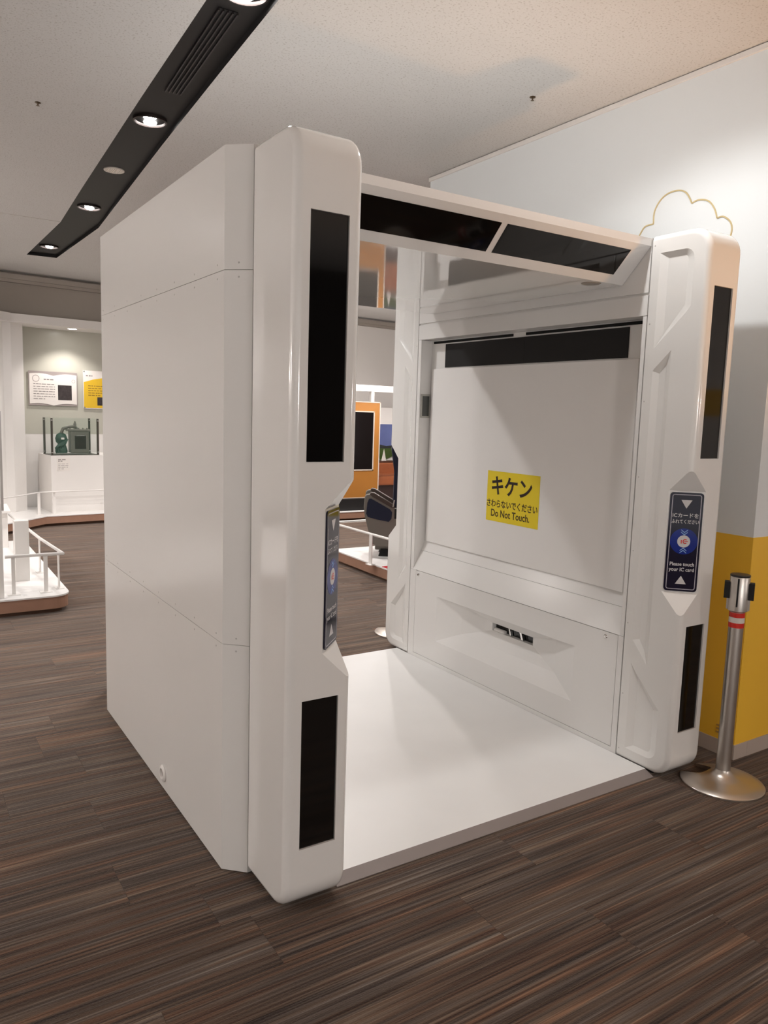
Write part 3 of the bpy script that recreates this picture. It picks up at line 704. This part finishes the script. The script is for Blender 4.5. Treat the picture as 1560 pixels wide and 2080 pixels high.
art('photograph', [[(-.03, -.225), (.19, -.225), (.19, -.105), (-.03, -.105)]], f, .0072, SDARK, t)
for u, v in ((-.215, .257), (-.215, -.257)):
    slab('clip', disc(.009, u, v, 12), f, .006, .012, CHROME, t)
# plinth and glass case
tag(obj('display_plinth', (lambda b: (prism(b, [(.915, 8.63), (1.95, 8.76), (1.90, 9.40), (.86, 9.27)], 'z', .14, .905), b)[1])(B()), ROOM_WHITE), 'broad white plinth carrying the glass case', 'plinth')
GLASS = mat('case_glass', (.20, .36, .28), .03, vary=0); GLASS.node_tree.nodes['Principled BSDF'].inputs['Alpha'].default_value = .06
POST = mat('case_post', '#3f3a33', .4)
t = thing('glass_case', 'glass display case with dark corner posts on the broad white plinth', 'display case', (1.2, 8.9, .905))
c4 = [(.925, 8.66), (1.56, 8.74), (1.52, 9.10), (.885, 9.02)]
for i in range(4):
    a, b = c4[i], c4[(i+1) % 4]; d_ = (Vector(b)-Vector(a)).normalized(); n_ = Vector((-d_.y, d_.x))*.004
    bm = B(); prism(bm, [(a[0], a[1]), (b[0], b[1]), (b[0]+n_.x, b[1]+n_.y), (a[0]+n_.x, a[1]+n_.y)], 'z', .915, 1.40); obj('pane', bm, GLASS, t)
    p = a; q_ = Vector(a)+(Vector((1.22, 8.88))-Vector(a)).normalized()*.018
    obj('corner_post', box(q_.x-.013, q_.x+.013, q_.y-.010, q_.y+.010, .913, 1.402), POST, t)
    for zz in (.945, 1.375): obj('bolt', box(q_.x-.009, q_.x+.009, q_.y-.018, q_.y-.010, zz-.009, zz+.009, .003), CHROME, t)
bm = B(); prism(bm, c4, 'z', 1.402, 1.408); obj('top_pane', bm, GLASS, t)
bm = B(); prism(bm, c4, 'z', .906, .914); obj('bottom_rim', bm, POST, t)
MG = mat('casting_grey', '#6f6c64', .45, metal=.3, vary=.25, vscale=40); MGN = mat('casting_green', '#2c473c', .45, vary=.3, vscale=30)
t = thing('machine_exhibit', 'grey and green cast machine unit with a dark square window', 'machine', (1.22, 8.86, .915))
obj('housing', box(1.20, 1.44, 8.80, 8.98, .93, 1.24, .012), MG, t)
obj('window', box(1.255, 1.40, 8.795, 8.81, .985, 1.17, .004), mat('window_dark', '#22100e', .2), t)
obj('flange', box(1.17, 1.46, 8.79, 8.99, 1.225, 1.255, .006), MG, t)
for i in range(5): obj('bolt', lathe(B(), [(0, .02), (.010, .02), (.012, 0), (0, 0)], (1.20+i*.055, 8.82), 8, 1.255), MG, t)
obj('motor', lathe(B(), [(0, 0), (.075, 0), (.080, .03), (.060, .10), (.045, .12), (.07, .15), (.078, .20), (.06, .25), (.03, .27), (0, .28)], (1.09, 8.86), 24, .93), MGN, t, smooth=40)
obj('manifold', tube(B(), [(1.09, 8.84, 1.20), (1.11, 8.83, 1.26), (1.18, 8.84, 1.29), (1.27, 8.86, 1.29), (1.30, 8.87, 1.25)], .022, 10), MG, t, smooth=40)
obj('valve', lathe(B(), [(0, 0), (.02, 0), (.02, .03), (.012, .04), (.012, .06), (0, .065)], (1.27, 8.86), 12, 1.30), MG, t, smooth=40)
obj('name_tag', box(1.075, 1.115, 8.776, 8.782, 1.115, 1.14), SPAPER, t)
for i in range(6): obj('hose', tube(B(), [(1.02+i*.02, 8.80-.01*(i % 3), .93+.02*i), (1.00+i*.025, 8.775, 1.00+.01*i), (1.06+.02*i, 8.79, 1.06+.012*i)], .010, 8), MGN, t, smooth=40)
f = frame((1.075, 8.648, .79), Vector((.992, .126, 0)), (0, 0, 1))
t = thing('caption_card', 'small white caption card on the front of the broad plinth', 'card', (1.075, 8.648, .79))
slab('card', rrect(.165, .175, .002, 2), f, 0, .002, SPAPER, t); print_lines('print_lines', f, -.07, .055, .10, 2, .02, .0026, SINK, t, .012, 12); print_lines('print_lines', f, -.07, .0, .13, 4, .022, .0026, SINK, t, .006, 13)

# ================================================================== BACKGROUND SEEN THROUGH THE GATE
platform('display_platform', 'low white platform with wood edge under the grey train seat', [(2.985, 2.75), (5.6, 2.75), (5.6, 4.74), (3.06, 4.74)])
tag(obj('red_mat', (lambda b: (prism(b, [(3.03, 2.8), (3.9, 2.8), (3.9, 3.735), (3.03, 3.715)], 'z', .1405, .1435), b)[1])(B()), mat('red_mat', '#b5202c', .5)), 'flat red mat on the platform of the grey train seat', 'mat')
rail('guard_rail', 'low white guard rail around the platform of the grey train seat', [(2.985, 2.8), (3.0, 4.70), (5.5, 4.725)], [(2.983, 3.851, .05, .05), (2.99, 4.66, .05, .05), (2.985, 2.95, .05, .05), (4.6, 4.72, .05, 1.57)])
SG1 = mat('seat_grey_shell', '#6f6a62', .45); SNV = mat('seat_navy', '#131a30', .75, bump=.2); SBR = mat('seat_arm_pad', '#41352f', .5)
SO = Vector((3.42, 4.28, 0)); SU = Vector((.8416, -.5401, 0)); SW = Vector((.5401, .8416, 0))
t = thing('train_seat', 'grey and navy train seat on the low white platform', 'seat', (3.42, 4.28, .14))
def sprism(poly, w0, w1, bev=0):
    b_ = B(); prism(b_, poly, 'y', w0, w1)
    if bev: bmesh.ops.bevel(b_, geom=b_.edges[:], offset=bev, segments=2, affect='EDGES', profile=.5)
    for v in b_.verts: v.co = SO+SU*v.co.x+SW*v.co.y+Vector((0, 0, v.co.z))
    return b_
shell = [(-.223, .655), (-.215, .765), (-.195, .785), (-.161, .79), (.082, .652), (.24, .60), (.24, .42), (.105, .388), (.044, .255), (-.06, .262), (-.147, .279), (-.16, .38), (-.187, .48), (-.210, .56)]
pan = [(-.197, .59), (-.188, .70), (-.172, .742), (-.150, .745), (.045, .640), (.066, .610), (.060, .545), (.034, .513), (-.089, .534), (-.18, .557)]
for w0, w1 in ((-.22, -.165), (.23, .285)):
    sh = obj('side_shell', sprism(shell, w0, w1, .008), SG1, t)
    obj('navy_inset', sprism(pan, w0-.005, w0+.004), SNV, sh)
    obj('arm_pad', sprism([(-.168, .787), (-.155, .806), (-.12, .803), (.085, .685), (.095, .660), (.07, .652), (-.14, .765)], w0-.012, w1+.012, .006), SBR, t)
obj('seat_cushion', sprism([(-.17, .46), (-.19, .56), (-.16, .59), (.16, .54), (.16, .42)], -.16, .225, .015), SNV, t)
obj('backrest', sprism([(.10, .50), (.075, .70), (.078, 1.0), (.040, 1.24), (.058, 1.32), (.13, 1.34), (.20, 1.20), (.24, .80), (.22, .45)], -.16, .225, .015), SNV, t)
obj('seat_base', sprism([(-.10, .20), (.15, .20), (.15, .45), (-.10, .45)], -.10, .17, .01), SG1, t)
for w in (-.10, .14): obj('floor_bracket', sprism([(-.06, .1405), (.09, .1405), (.07, .215), (-.04, .215)], w-.03, w+.03), BLACK_MATTE, t)
obj('recline_lever', sprism([(.066, .665), (.078, .665), (.090, .735), (.078, .738)], -.236, -.226), STEEL, t)
# far platform with panel and frame
platform('display_platform', 'far low platform under the ochre door panel and bench', [(3.6, 7.42), (8.6, 7.42), (8.6, 9.9), (3.6, 9.3)])
OCH = mat('panel_ochre', '#a9702e', .5, vary=.05); EDGE = mat('panel_edge', '#cfc3b6', .4)
t = thing('door_panel', 'ochre train door panel with a dark window on a black base', 'panel', (5.0, 7.6, .14))
obj('panel_face', box(4.55, 5.415, 7.60, 7.645, .325, 1.755), OCH, t)
for a in ((4.55, 5.425, 1.755, 1.768), (4.55, 5.425, .315, .325)): obj('edge_strip', box(a[0], a[1], 7.595, 7.65, a[2], a[3]), EDGE, t)
obj('edge_strip', box(5.415, 5.430, 7.595, 7.65, .315, 1.768), EDGE, t); obj('panel_back', box(4.58, 5.445, 7.65, 7.70, .40, 1.75), mat('panel_back', '#4b3b2e', .6), t)
w = obj('window', box(4.72, 5.305, 7.596, 7.602, .750, 1.610), mat('dark_window', (.006, .004, .004), .12, vary=0), t)
for a in ((4.70, 5.325, 1.610, 1.628), (4.70, 5.325, .732, .750), (4.70, 4.72, .732, 1.628), (5.307, 5.325, .732, 1.628)): obj('window_frame', box(a[0], a[1], 7.592, 7.604, a[2], a[3]), EDGE, w)
obj('base', box(4.50, 5.26, 7.50, 7.75, .14, .315), BLACK_MATTE, t)
t = thing('beam_stand', 'white horizontal beam on posts standing above the ochre door panel', 'stand', (5.3, 7.9, .14))
obj('beam', box(4.0, 6.6, 7.85, 7.93, 1.93, 2.025), RAIL_WHITE, t); obj('post', box(5.42, 5.475, 7.86, 7.92, .14, 1.93), RAIL_WHITE, t); obj('post', box(4.1, 4.155, 7.86, 7.92, .14, 1.93), RAIL_WHITE, t); obj('post', box(6.5, 6.555, 7.86, 7.92, .14, 1.93), RAIL_WHITE, t)
t = thing('picture_board', 'landscape picture board with blue sky and green hill on a white screen', 'picture', (6.6, 9.30, .14))
obj('screen_panel', box(5.9, 7.4, 9.31, 9.36, .14, 1.70), ROOM_WHITE, t)
obj('sky', box(6.3, 6.80, 9.295, 9.308, 1.02, 1.41, .002), mat('picture_sky', '#5f6a9a', .4, vary=.25, vscale=5), t)
bm = B(); prism(bm, [(6.3, 1.03), (6.5, 1.05), (6.65, 1.02), (6.85, 1.04), (6.85, .98), (6.3, .98)], 'y', 9.290, 9.30); obj('tree_line', bm, mat('picture_dark', '#2a2c2c', .6), t)
bm = B(); prism(bm, [(6.3, .98), (6.85, .98), (6.85, .86), (6.70, .80), (6.58, .77), (6.45, .79), (6.3, .84)], 'y', 9.292, 9.302); obj('green_hill', bm, mat('picture_green', '#3f5320', .6, vary=.2, vscale=8), t)
t = thing('bench_seat', 'orange brown bench seat beside the ochre door panel', 'bench', (6.3, 8.7, .14))
OB = mat('bench_orange', '#8f4f2c', .7, vary=.12, vscale=9, bump=.3)
obj('back_cushion', box(5.6, 7.0, 8.95, 9.08, .50, .745, .03, 3), OB, t); obj('seat_cushion', box(5.6, 7.0, 8.45, 8.97, .40, .56, .04, 3), OB, t); obj('seat_box', box(5.62, 6.98, 8.50, 9.08, .14, .40), mat('bench_dark', '#2a1512', .6), t)
obj('back_shelf', box(5.6, 7.0, 8.97, 9.20, .745, .77), mat('shelf_dark', '#4a2a1c', .5), t)
tag(obj('leaflet', (lambda b: (prism(b, [(6.42, .771), (6.52, .771), (6.47, .98)], 'y', 9.08, 9.085), b)[1])(B()), SPAPER), 'white folded leaflet standing on the bench shelf', 'leaflet')
